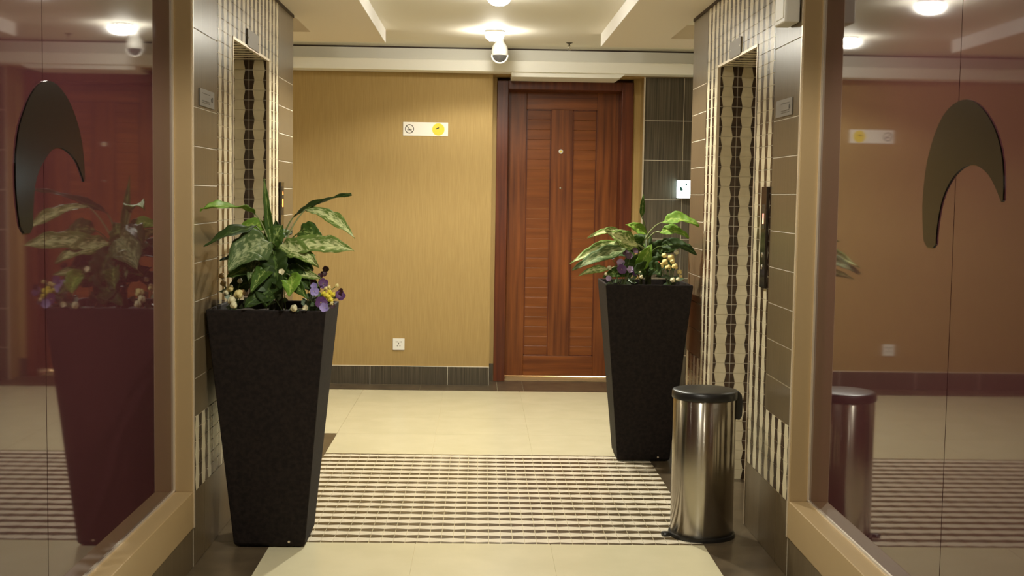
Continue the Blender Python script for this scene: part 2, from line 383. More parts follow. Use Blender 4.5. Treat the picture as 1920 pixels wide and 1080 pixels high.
# side piers' skirting and tiled pier on the right of the door
xs = [-3.2, -2.55, -2.14, -1.73, -1.32, -.91, -.565, -.155, .057]
xs[6:8] = [-.568, -.161]
for x0, x1 in zip(xs[:-1], xs[1:]):
    q = MB(); q.box((x0*U+.0015, YB-.010, .001), (x1*U-.0015, YB, .0965*U)); q.build('skirting_tile', brown_back, wall_back)
q = MB(); q.box((-3.2*U, YB-.009, 0), (.057*U, YB-.001, .099*U)); q.build('skirting_grout', grout, wall_back)
for x0, x1 in ((.057, .081), (.808, .847)):
    q = MB(); q.box((x0*U+.001, 6.71*U-.006, 0), (x1*U-.001, 6.71*U, .0965*U)); q.build('skirting_tile', brown_back, wall_back)
q = MB(); q.box((.847*U, YB+.004, 0), (3.2*U, YB+.012, 1.625*U)); q.build('tile_grout', grout, wall_back)
q = MB(); q.box((.843*U, YB-.008, 0), (.850*U, YB+.012, 1.625*U)); q.build('corner_trim', metal_trim, wall_back)
zp = [0, .17, .374, .579, .785, .991, 1.196, 1.401, 1.625]
for z0, z1 in zip(zp[:-1], zp[1:]):
    for x0, x1 in ((.850, 1.054), (1.054, 1.258), (1.258, 1.462), (1.462, 1.666), (1.666, 2.1), (2.1, 2.6), (2.6, 3.2)):
        q = MB(); q.box((x0*U+.002, YB+.0015, z0*U+.002), (x1*U-.002, YB+.006, z1*U-.002)); q.build('pier_tile', brown_back, wall_back)
# room ends out of sight
for nm, x in (('wall_west', -3.3), ('wall_east', 3.3)):
    q = MB(); q.box((x*U, 4.7*U, 0), (x*1.04*U, 7.4*U, 1.9*U)); struct(q.build(nm, wallpaper))
q = MB(); q.box((-1.3*U, -1.6*U, 0), (1.4*U, -1.5*U, 1.9*U)); struct(q.build('wall_front', wallpaper))

# ------------------------------------------------------------------ ceiling: upper slab, lowered side bands, frieze and cornice over the back wall
ZC, ZD = 1.76*U, 1.70*U
q = MB(); q.box((-3.3*U, -1.6*U, ZC), (3.3*U, 7.4*U, ZC+.1)); ceiling = struct(q.build('ceiling', ceil_m))
for nm, s, xi, xw, far in (('left', -1, -.453*U, XL, 5.05*U), ('right', 1, .555*U, XR, 4.943*U)):
    ye, yt = 5.904*U, 5.565*U
    q = MB()
    A = (xw + s*.002); Z0 = ZD
    q.box((xi, -1.5*U, Z0), (A, yt, ZC-.001)); q.box((xi, yt, Z0), (s*3.2*U, ye, ZC-.001))
    dp = q.build('lowered_band', drop_m, ceiling)
    q = MB(); q.box((xi, -1.5*U, Z0-.001), (xi-s*.004, ye+.003, ZC-.001)); q.build('band_edge', face_m, ceiling)
q = MB(); q.box((-3.2*U, YB-.006, 1.68*U), (3.2*U, YB, 1.752*U)); struct(q.build('trim_1', white))
q = MB(); q.box((-3.2*U, 6.43*U, 1.628*U), (3.2*U, YB-.0065, 1.684*U)); cornice = struct(q.build('trim_2', white, bevel=.004))
q = MB(); q.box((-3.2*U, YB-.004, 1.7525*U), (3.2*U, YB, 1.7595*U)); q.build('shade_strip', dark_print_and_shade, cornice)  # dark strip painted as the shadow line under the ceiling
q = MB()
q.prism([(.150, 1.606), (.700, 1.606), (.735, 1.628), (.150, 1.628)], (0, 6.45*U, 0), (U,0,0), (0,0,U), (0,1,0), .25*U); q.build('lintel', white, cornice)

# ------------------------------------------------------------------ timber door
d = bpy.data.objects.new('door_1', None); sc.collection.objects.link(d); struct(d)
YD = 6.86*U
def dbox(name, x0, x1, z0, z1, mt, y0=YD, y1=YD+.04, bev=.003, par=d):
    q = MB(); q.box((x0*U, y0, z0*U), (x1*U, y1, z1*U)); return q.build(name, mt, par, bevel=bev)
L0, L1, B0, B1 = .142, .752, .012, 1.575
PA, PB = (.246, .381), (.497, .630); PZ0, PZ1 = .123, 1.470
dbox('stile', L0, PA[0], B0, B1, wood_v); dbox('stile', PA[1], PB[0], PZ0, PZ1, wood_v); dbox('stile', PB[1], L1, B0, B1, wood_v)
dbox('rail', PA[0], PB[1], B0, PZ0, wood_h); dbox('rail', PA[0], PB[1], PZ1, B1, wood_h)
N = 25; hz = (PZ1-PZ0)/N
me = None
for x0, x1 in (PA, PB):
    for k in range(N):
        q = MB(); z0 = (PZ0+k*hz)*U+.0005; z1 = (PZ0+(k+1)*hz)*U-.0005; yy = YD+.010
        q.add([(x0*U, yy+.0006, z0), (x1*U, yy+.0006, z0), (x1*U, yy, z1-.004), (x0*U, yy, z1-.004), (x0*U, yy+.0022, z1), (x1*U, yy+.0022, z1),
               (x0*U, yy+.03, z0), (x1*U, yy+.03, z0), (x1*U, yy+.03, z1), (x0*U, yy+.03, z1)],
              [(0,1,2,3), (3,2,5,4), (4,5,8,9), (0,6,7,1), (6,9,8,7), (0,3,4,9,6), (1,7,8,5,2)])
        q.build('plank', wood_p, d)
q = MB()
for x0, x1 in (PA, PB):
    for xa in (x0, x1-.006): q.box((xa*U, YD+.001, PZ0*U), ((xa+.006)*U, YD+.012, PZ1*U))
    for za in (PZ0, PZ1-.006): q.box((x0*U, YD+.001, za*U), (x1*U, YD+.012, (za+.006)*U))
q.build('panel_moulding', wood_d, d)
fr = MB(); fr.box((.081*U, 6.70*U, 0), (.142*U, YD+.05, 1.608*U)); fr.build('frame_post', wood_d, d, bevel=.004)
fr = MB(); fr.box((.745*U, 6.70*U, 0), (.808*U, YD+.05, 1.608*U)); fr.build('frame_post', wood_d, d, bevel=.004)
fr = MB(); fr.box((.142*U, 6.70*U, 1.563*U), (.745*U, YD+.05, 1.608*U)); fr.build('frame_head', wood_d, d, bevel=.004)
dbox('threshold', .142, .745, 0, .004, tan_frame, 6.735*U, YD+.20, .001)
q = MB(); q.lathe([(0, 0), (.016, 0), (.019, -.004), (.013, -.007), (.008, -.006), (.008, -.003), (0, -.003)], (.435*U, YD, 1.244*U), 20, axis='Y'); q.build('door_badge', wplastic, d, True)
q = MB(); q.lathe([(0, -.0035), (.0075, -.0035), (.0075, -.0068), (0, -.0068)], (.435*U, YD, 1.244*U), 14, axis='Y'); q.build('badge_centre', yellow_m, d)
q = MB(); q.lathe([(0, -.003), (.006, -.003), (.009, -.001), (.009, 0), (0, 0)], (.436*U, YD, 1.045*U), 16, axis='Y'); q.build('peephole', steel, d, True)
hnd = MB(); hnd.box((.165*U, YD-.006, .68*U), (.192*U, YD, .80*U)); 
# ------------------------------------------------------------------ lamps
for i, (x, y, pw) in enumerate(LAMPS):
    c = Vector((x*U, y*U, ZC))
    where = ['nearer the camera, over the striped floor', 'by the dome camera near the back wall', 'over the floor between the glass panels', 'added unseen as fill over the near end between the tan posts',
             'over the left arm of the cross corridor', 'over the right arm of the cross corridor'][i]
    t = thing('ceiling_downlight', c, f'round white ceiling downlight with a glowing bulb {where}', 'light', 'ceiling downlights')
    q = MB(); q.lathe([(.048*U, 0), (.048*U, -.006), (.046*U, -.014), (.042*U, -.014), (0, -.012)], c, 32); q.build('collar', white, t, True, angle=40)
    q = MB(); q.lathe([(.034*U, -.012), (.042*U, -.020), (.044*U, -.034), (.038*U, -.052), (.024*U, -.066), (0, -.072)], c, 32); q.build('diffuser', diff_m, t, True)
    l = bpy.data.lights.new('downlight_beam', 'SPOT'); l.energy = pw; l.color = WARM; l.spot_size = math.radians(150); l.spot_blend = .25; l.shadow_soft_size = .03
    lo = bpy.data.objects.new('downlight_beam', l); sc.collection.objects.link(lo); lo.location = c + Vector((0, 0, -.085)); 
    lo.parent = t; lo.matrix_parent_inverse = world(t).inverted()
l = bpy.data.lights.new('room_lamp', 'POINT'); l.energy = 40; l.color = (1, .95, .8); l.shadow_soft_size = .03
lo = bpy.data.objects.new('room_lamp', l); sc.collection.objects.link(lo); lo.location = (.62*U, 6.95*U, .12*U)

# ------------------------------------------------------------------ ceiling camera and sprinkler
c = Vector((.085*U, 6.20*U, ZC))
t = thing('dome_camera', c, 'white dome security camera with smoked lens hanging before the cornice', 'camera')
q = MB(); q.lathe([(0, 0), (.030, 0), (.032, -.02), (.052, -.045), (.060, -.075), (.060, -.105), (.056, -.110), (0, -.110)], c, 32); q.build('housing', wplastic, t, True, angle=40)
q = MB(); q.lathe([(.052, -.108), (.050, -.122), (.044, -.138), (.032, -.151), (.016, -.159), (0, -.161)], c, 28); q.build('dome', lens_m, t, True)
q = MB(); q.lathe([(.060, -.104), (.060, -.112), (.054, -.114), (.051, -.110)], c, 32); q.build('dome_ring', wplastic, t, True)
q = MB()
a0 = c + Vector((0, 0, -.110))
for k in range(9):
    a = math.pi*k/8; 
q.tube([a0 + Vector((-.058*math.cos(math.pi*k/12), -.02, -.058*math.sin(math.pi*k/12))) for k in range(13)], .006, 8); q.build('dome_rim', wplastic, t, True)
c = Vector((.43*U, 6.27*U, ZC))
t = thing('sprinkler', c, 'small brass ceiling sprinkler on the pale ceiling near the cornice', 'sprinkler')
q = MB(); q.lathe([(0, 0), (.024, 0), (.024, -.003), (.012, -.008), (.006, -.010), (.006, -.022), (0, -.022)], c, 20); q.build('escutcheon', gun, t, True)
q = MB()
for s in (-1, 1): q.tube([c+Vector((s*.005, 0, -.020)), c+Vector((s*.012, 0, -.032)), c+Vector((s*.006, 0, -.046)), c+Vector((0, 0, -.052))], .002, 6)
q.tube([c+Vector((0,0,-.022)), c+Vector((0,0,-.048))], .003, 6); q.build('frame_arm', steel, t, True)
q = MB(); q.lathe([(0, -.052), (.012, -.052), (.012, -.055), (0, -.055)], c, 12); q.build('deflector', gun, t)

# ------------------------------------------------------------------ white box high on the right wall
t = thing('emergency_light_box', (XR, 3.31*U, 1.462*U), 'white box fixed high on the brown tiles beside the right corner trim', 'box')
q = MB(); q.box((XR-.001, 3.285*U, 1.462*U), (XR-.040*U, 3.40*U, 1.685*U)); q.build('housing', wplastic, t, bevel=.006)
q = MB(); q.box((XR-.040*U, 3.30*U, 1.475*U), (XR-.040*U-.003, 3.385*U, 1.67*U)); q.build('cover', wplastic, t, bevel=.001)

# ------------------------------------------------------------------ sign, socket, exit light on the back wall
sx0, sx1, sz0, sz1 = -.406*U, -.173*U, 1.302*U, 1.373*U
t = thing('no_smoking_sign', ((sx0+sx1)/2, YB, (sz0+sz1)/2), 'white sign with a no smoking mark and a yellow disc on the wallpaper', 'sign')
q = MB(); q.box((sx0, YB-.006, sz0), (sx1, YB, sz1)); q.build('plate', mat('sign_white', (.84, .80, .72), .4), t, bevel=.001)
yf = YB-.0062; cx, cz = sx0+.033*U, (sz0+sz1)/2; r = .0235*U
q = MB(); q.lathe([(r, 0), (r, -.0006), (r-.0055, -.0006), (r-.0055, 0)], (cx, yf, cz), 32, axis='Y'); q.build('ban_ring', dark_print_and_shade, t)
q = MB(); a = math.pi/4
q.prism([(-r+.003, -.0022), (r-.003, -.0022), (r-.003, .0022), (-r+.003, .0022)], (cx, yf, cz), (math.cos(a), 0, -math.sin(a)), (math.sin(a), 0, math.cos(a)), (0,-1,0), .0007); q.build('ban_bar', dark_print_and_shade, t)
q = MB(); q.box((cx-.017, yf-.0005, cz-.010), (cx+.009, yf, cz-.005)); q.box((cx+.011, yf-.0005, cz-.010), (cx+.017, yf, cz-.005))
q.box((cx+.009, yf-.0005, cz-.003), (cx+.017, yf, cz)); q.build('cigarette', dark_print_and_shade, t)
cx = sx0 + .183*U
q = MB(); q.lathe([(0, -.0006), (.032*U, -.0006), (.032*U, 0), (0, 0)], (cx, yf, cz-.001), 32, axis='Y'); q.build('yellow_disc', yellow_m, t)
q = MB(); a = math.radians(22)
q.prism([(-.013, -.004), (.011, -.004), (.013, .001), (.007, .004), (-.011, .003)], (cx-.006, yf-.0006, cz+.008), (math.cos(a), 0, math.sin(a)), (-math.sin(a), 0, math.cos(a)), (0,-1,0), .0005); q.build('black_mark', black, t)

kx, kz = -.419*U, .213*U; h = .0305*U
t = thing('wall_socket', (kx, YB, kz), 'square white multi standard power socket low on the wallpaper', 'socket')
q = MB(); q.box((kx-h, YB-.010, kz-h), (kx+h, YB, kz+h)); q.build('face_plate', wplastic, t, bevel=.002)
q = MB(); y = YB-.0104
for dx in (-.020, -.010, .010, .020): q.box((kx+dx-.0035, y, kz+.016), (kx+dx+.0035, y+.001, kz+.022))
q.box((kx-.0025, y, kz+.000), (kx+.0025, y+.001, kz+.012))
for dx in (-.010, .010): q.box((kx+dx-.0028, y, kz-.016), (kx+dx+.0028, y+.001, kz-.008))
q.build('pin_slots', dark_print_and_shade, t)

ex0, ex1, ez0, ez1 = 1.028*U, 1.17*U, 1.0*U, 1.095*U
t = thing('exit_light', ((ex0+ex1)/2, YB, ez0), 'glowing blue white exit light on the dark tiled pier behind the lift wall', 'light')
q = MB(); q.box((ex0, YB-.05, ez0), (ex1, YB-.006, ez1)); q.build('housing', wplastic, t, bevel=.003)
q = MB(); q.box((ex0+.004, YB-.054, ez0+.004), (ex1-.004, YB-.050, ez1-.004)); q.build('lit_face', exit_m, t)
q = MB(); q.lathe([(0, -.001), (.008, -.001), (.008, 0), (0, 0)], (ex0+.062, YB-.054, ez0+.105), 14, axis='Y')
q.prism([(0, .01), (.022, 0), (.026, .02), (.012, .036), (0, .034)], (ex0+.012, YB-.054, ez0+.052), (1,0,0), (0,0,1), (0,-1,0), .001)
q.prism([(0, 0), (.006, 0), (.008, .018), (.002, .018)], (ex0+.052, YB-.054, ez0+.055), (1,0,0), (0,0,1), (0,-1,0), .001); q.build('pictogram', mat('exit_green', (.02, .12, .12), .5), t)
q = MB(); q.box((ex0-.003, YB-.052, ez0+.004), (ex0, YB-.012, ez1-.004)); q.build('added_glow_side', exit_m, t)  # glowing side added to spill light onto the pier tiles

# ------------------------------------------------------------------ planters
def planter(cx, cy, label):
    t = thing('planter', (cx*U, cy*U, 0), label, 'planter', 'tall black planters')
    wb, wt, hh = .100*U, .1625*U, .678*U; x, y = cx*U, cy*U
    def ring(k, z): return [(x-k, y-k, z), (x+k, y-k, z), (x+k, y+k, z), (x-k, y+k, z)]
    q = MB(); wi = wt-.014
    lv = [ring(wb-.010, .004), ring(wb, .016), ring(wt, hh-.012), ring(wt, hh), ring(wi, hh), ring(wi-.010, hh-.06)]
    v = [p for r_ in lv for p in r_]
    f = [(3,2,1,0)] + [(4*i+j, 4*i+(j+1)%4, 4*i+4+(j+1)%4, 4*i+4+j) for i in range(len(lv)-1) for j in range(4)]
    q.add(v, f); q.build('body', planter_m, t, bevel=.004)
    q = MB(); k = wi-.006; n = 12; rr = random.Random(5)
    vv = [(x-k+2*k*i/n, y-k+2*k*j/n, hh-.040+rr.uniform(-.008, .012)) for i in range(n+1) for j in range(n+1)]
    ff = [(i*(n+1)+j, (i+1)*(n+1)+j, (i+1)*(n+1)+j+1, i*(n+1)+j+1) for i in range(n) for j in range(n)]
    q.add(vv, ff); q.build('soil', soil_m, t, True)
    for sx in (-1, 1):
        for sy in (-1, 1): q = MB(); q.box((x+sx*(wb-.05), y+sy*(wb-.05), 0), (x+sx*(wb-.02), y+sy*(wb-.02), .008)); q.build('foot', black, t)
    q = MB(); q.lathe([(0, -.001), (.005, -.001), (.005, .003), (0, .003)], (x+.055*U, y-wb-.0008-.002, .026), 10, axis='Y'); q.build('drain_hole', metal_trim, t)
    return t
planter(-.5815, 3.585, 'tall tapered black planter at the left, nearer to the camera, holding the larger leafy plant')
planter(.632, 4.787, 'tall tapered black planter farther back at the right, behind the steel bin')

def leaf_mat(name, dark, pale, edge, amt):
    m = mat(name, dark, .6, spec=.18); n, l, b = nodes(m)
    uv = n.new('ShaderNodeUVMap'); sp = n.new('ShaderNodeSeparateXYZ'); l.new(uv.outputs[0], sp.inputs[0])
    ab = n.new('ShaderNodeMath'); ab.operation = 'ABSOLUTE'; l.new(sp.outputs[0], ab.inputs[0])          # |u| from midrib
    mp = n.new('ShaderNodeMapping'); l.new(uv.outputs[0], mp.inputs[0]); mp.inputs['Scale'].default_value = (3.2, 7, 1); mp.inputs['Rotation'].default_value = (0, 0, .5)
    oi = n.new('ShaderNodeObjectInfo'); l.new(oi.outputs['Random'], mp.inputs['Location'])
    nz = n.new('ShaderNodeTexNoise'); nz.inputs['Scale'].default_value = 1.6; nz.inputs['Detail'].default_value = 5; l.new(mp.outputs[0], nz.inputs['Vector'])
    ad = n.new('ShaderNodeMath'); ad.operation = 'MULTIPLY_ADD'; ad.inputs[1].default_value = -.30; ad.inputs[2].default_value = amt; l.new(ab.outputs[0], ad.inputs[0])
    sm = n.new('ShaderNodeMath'); sm.operation = 'ADD'; l.new(nz.outputs['Fac'], sm.inputs[0]); l.new(ad.outputs[0], sm.inputs[1])
    r = n.new('ShaderNodeValToRGB'); r.color_ramp.elements[0].position = .50; r.color_ramp.elements[1].position = .66
    r.color_ramp.elements[0].color = (*dark, 1); r.color_ramp.elements[1].color = (*pale, 1); l.new(sm.outputs[0], r.inputs[0])
    mx = n.new('ShaderNodeMixRGB'); mx.inputs[2].default_value = (*edge, 1); l.new(r.outputs[0], mx.inputs[1])
    gt = n.new('ShaderNodeMath'); gt.operation = 'LESS_THAN'; gt.inputs[1].default_value = .05; l.new(ab.outputs[0], gt.inputs[0])
    hf = n.new('ShaderNodeMath'); hf.operation = 'MULTIPLY'; hf.inputs[1].default_value = .7; l.new(gt.outputs[0], hf.inputs[0]); l.new(hf.outputs[0], mx.inputs[0])
    l.new(mx.outputs[0], b.inputs['Base Color'])
    b.inputs['Subsurface Weight'].default_value = 0
    return m
LM = [leaf_mat('leaf_dark', (.024, .046, .008), (.13, .19, .045), (.08, .14, .03), .02), leaf_mat('leaf_mid', (.045, .09, .013), (.28, .35, .10), (.2, .28, .08), .07),
      leaf_mat('leaf_bright', (.13, .24, .025), (.38, .48, .10), (.3, .4, .1), .06), leaf_mat('leaf_pale', (.13, .20, .04), (.62, .65, .32), (.5, .55, .25), .19),
      leaf_mat('leaf_silver', (.07, .11, .035), (.30, .34, .17), (.10, .15, .05), .17)]
stem_m = mat('leaf_stem', (.10, .15, .03), .45); stem_p = mat('pale_stem', (.32, .36, .16), .45); cane = mat('cane', (.05, .06, .015), .6)
def bez(a, c, b, t): return a*(1-t)**2 + c*(2*t*(1-t)) + b*t*t
def make_leaf(par, base, ctrl, tip, wd, face, tone, root):
    a, c, b = Vector(base), Vector(ctrl), Vector(tip)
    NL, NW = 20, 8; q = MB(); uvs = []
    nrm = Vector((0, -face, 1-face)).normalized(); ph = random.uniform(0, 6)
    for i in range(NL+1):
        t = i/NL; p = bez(a, c, b, t); tg = (bez(a, c, b, min(1, t+.02)) - bez(a, c, b, max(0, t-.02))).normalized()
        sd = tg.cross(nrm).normalized(); nn = sd.cross(tg).normalized()
        if nn.dot(nrm) < 0: nn = -nn
        h = wd*.5*(1+.07*math.sin(17*t+ph)+.04*math.sin(41*t+ph*3))*max(.02, (math.sin(math.pi*t**.72))**.85*(1.0 if t < .6 else 1-.15*(t-.6)))
        for j in range(NW+1):
            u = -1 + 2*j/NW
            z = abs(u)*h*.35 + .10*wd*math.sin(9*t+ph+u*1.5)*abs(u) + .035*wd*math.sin(26*t+ph*2+abs(u)*4)
            q.v.append(tuple(p + sd*(u*h) + nn*z)); uvs.append((u, t))
    for i in range(NL):
        for j in range(NW):
            k = i*(NW+1)+j; q.f.append((k, k+1, k+NW+2, k+NW+1)); q.m.append(0)
    o = q.build('leaf', LM[tone], par, True)
    me = o.data; ul = me.uv_layers.new(name='UVMap')
    for lp in me.loops: ul.data[lp.index].uv = uvs[lp.vertex_index]
    so = o.modifiers.new('thick', 'SOLIDIFY'); so.thickness = .0012; so.offset = 0
    # petiole, a sub-part of the leaf, from the crown up to the blade
    r0 = Vector(root); mid = (r0+a)*.5 + Vector((0, 0, .25*(a-r0).length)) * (1 if a.z < r0.z+.3 else .3)
    if (a-r0).length > .04:
        s = MB(); s.tube([bez(r0, mid, a, k/8) for k in range(9)] + [a+(c-a)*.25], .0045, 6, r1=.0022); s.build('petiole', stem_p if tone in (2, 3) else stem_m, o, True)
    return o
LEAVES_LEFT=[
([-0.866,5.248,1.226],[-0.886,5.248,1.392],[-0.899,5.248,1.529],0.033,0.8,1),
([-0.784,5.321,1.37],[-0.667,5.248,1.44],[-0.529,5.174,1.466],0.058,0.35,0),
([-0.727,5.248,1.399],[-0.603,5.174,1.387],[-0.506,5.101,1.285],0.067,0.45,3),
([-0.926,5.174,1.382],[-0.99,4.983,1.43],[-1.069,4.822,1.397],0.076,0.4,2),
([-0.863,5.174,1.262],[-0.944,5.071,1.25],[-0.998,4.998,1.155],0.143,0.85,4),
([-0.925,5.204,1.326],[-0.978,5.027,1.319],[-1.062,4.851,1.257],0.067,0.5,0),
([-0.893,5.277,1.318],[-0.949,5.277,1.346],[-1.009,5.277,1.317],0.058,0.7,2),
([-0.877,5.248,1.226],[-0.855,5.248,1.293],[-0.827,5.277,1.333],0.089,0.7,1),
([-0.755,5.248,1.301],[-0.701,5.204,1.323],[-0.644,5.174,1.263],0.08,0.65,1),
([-0.788,5.174,1.239],[-0.652,5.13,1.274],[-0.51,5.101,1.238],0.094,0.6,3),
([-0.824,5.204,1.251],[-0.738,5.13,1.244],[-0.648,5.071,1.172],0.085,0.7,3),
([-0.822,5.248,1.155],[-0.745,5.174,1.181],[-0.683,5.174,1.153],0.13,0.8,0),
([-0.76,5.071,1.132],[-0.738,4.983,1.112],[-0.752,4.954,1.059],0.08,0.9,2),
([-0.803,5.13,1.079],[-0.877,5.057,1.073],[-0.937,5.013,1.007],0.094,0.8,0),
([-0.871,5.174,1.119],[-0.845,5.071,1.072],[-0.851,5.027,1.007],0.134,0.9,0),
([-0.893,5.174,1.097],[-0.952,5.174,1.129],[-1.007,5.174,1.155],0.063,0.7,0),
([-0.85,5.174,1.23],[-0.824,5.101,1.168],[-0.816,5.101,1.077],0.112,0.9,0),
([-0.876,5.204,1.206],[-0.906,5.101,1.167],[-0.927,5.071,1.099],0.094,0.85,4),
([-0.833,5.248,1.209],[-0.782,5.248,1.209],[-0.726,5.277,1.2],0.076,0.7,1),
([-0.9,5.292,1.224],[-0.955,5.248,1.22],[-1.059,5.13,1.189],0.076,0.6,0),
([-0.879,5.395,1.242],[-0.856,5.468,1.332],[-0.833,5.542,1.284],0.08,0.6,1),
([-0.913,5.395,1.219],[-1.003,5.513,1.283],[-1.084,5.571,1.244],0.076,0.6,0),
([-0.863,5.365,1.198],[-0.787,5.468,1.217],[-0.727,5.542,1.192],0.08,0.6,0),
([-0.856,5.321,1.11],[-0.743,5.321,1.111],[-0.675,5.321,1.056],0.089,0.6,0),
([-0.912,5.321,1.109],[-1.013,5.321,1.085],[-1.069,5.321,1.026],0.089,0.6,0),
([-0.793,5.174,1.164],[-0.734,5.101,1.126],[-0.68,5.101,1.072],0.076,0.8,0),
([-0.839,5.218,1.15],[-0.738,5.13,1.142],[-0.639,5.071,1.125],0.058,0.6,3),
([-0.883,5.218,1.15],[-0.949,5.101,1.166],[-1.013,5.042,1.126],0.063,0.7,1),
([-0.844,5.321,1.178],[-0.811,5.395,1.22],[-0.735,5.424,1.225],0.054,0.6,3),
([-0.862,5.16,1.164],[-0.879,5.042,1.139],[-0.909,4.998,1.071],0.067,0.8,1),
([-0.855,5.248,1.226],[-0.847,5.292,1.292],[-0.865,5.321,1.354],0.058,0.7,0),
([-0.893,5.277,1.247],[-0.948,5.336,1.289],[-0.994,5.365,1.305],0.049,0.6,3),
([-0.803,5.13,1.123],[-0.723,5.027,1.105],[-0.685,4.983,1.049],0.058,0.8,1),
]
LEAVES_RIGHT=[
([1.003,6.865,1.337],[1.084,6.791,1.383],[1.183,6.747,1.322],0.081,0.55,2),
([0.994,6.894,1.28],[1.064,6.836,1.312],[1.137,6.791,1.256],0.072,0.55,2),
([1.006,6.924,1.202],[1.1,6.865,1.241],[1.185,6.821,1.162],0.072,0.6,0),
([0.778,6.968,1.289],[0.68,6.938,1.289],[0.591,6.894,1.242],0.039,0.6,3),
([0.881,6.968,1.202],[0.785,6.938,1.228],[0.693,6.894,1.284],0.108,0.65,3),
([0.783,6.924,1.22],[0.645,6.865,1.197],[0.491,6.821,1.103],0.072,0.6,3),
([0.807,6.894,1.189],[0.642,6.821,1.155],[0.503,6.777,1.074],0.084,0.6,4),
([0.712,6.865,1.077],[0.613,6.806,1.082],[0.536,6.777,1.04],0.042,0.7,3),
([0.937,7.041,1.263],[0.885,7.041,1.31],[0.818,7.041,1.318],0.06,0.65,2),
([0.878,6.894,1.072],[0.91,6.865,1.151],[0.944,6.865,1.216],0.078,0.9,2),
([0.908,7.041,1.361],[0.912,7.041,1.427],[0.914,7.041,1.49],0.03,0.8,1),
([0.903,7.041,1.172],[0.866,6.997,1.233],[0.836,6.997,1.239],0.102,0.8,1),
([0.949,7.041,1.143],[0.999,7.041,1.204],[1.069,7.041,1.174],0.102,0.75,0),
([0.911,6.968,1.086],[0.841,6.894,1.119],[0.779,6.865,1.09],0.102,0.8,0),
([0.949,6.968,1.087],[1.008,6.924,1.12],[1.07,6.894,1.078],0.096,0.8,0),
([0.866,6.968,1.056],[0.768,6.894,1.073],[0.678,6.865,1.03],0.078,0.75,1),
([0.943,7.115,1.169],[0.935,7.188,1.243],[0.893,7.218,1.257],0.102,0.7,0),
([0.995,7.159,1.153],[1.095,7.218,1.213],[1.18,7.262,1.191],0.09,0.7,0),
([0.888,7.159,1.136],[0.802,7.218,1.178],[0.745,7.262,1.16],0.09,0.7,0),
([0.922,6.894,1.061],[0.881,6.85,1.092],[0.849,6.821,1.05],0.09,0.9,0),
([0.934,6.894,1.076],[0.963,6.85,1.093],[0.995,6.821,1.043],0.09,0.9,0),
]
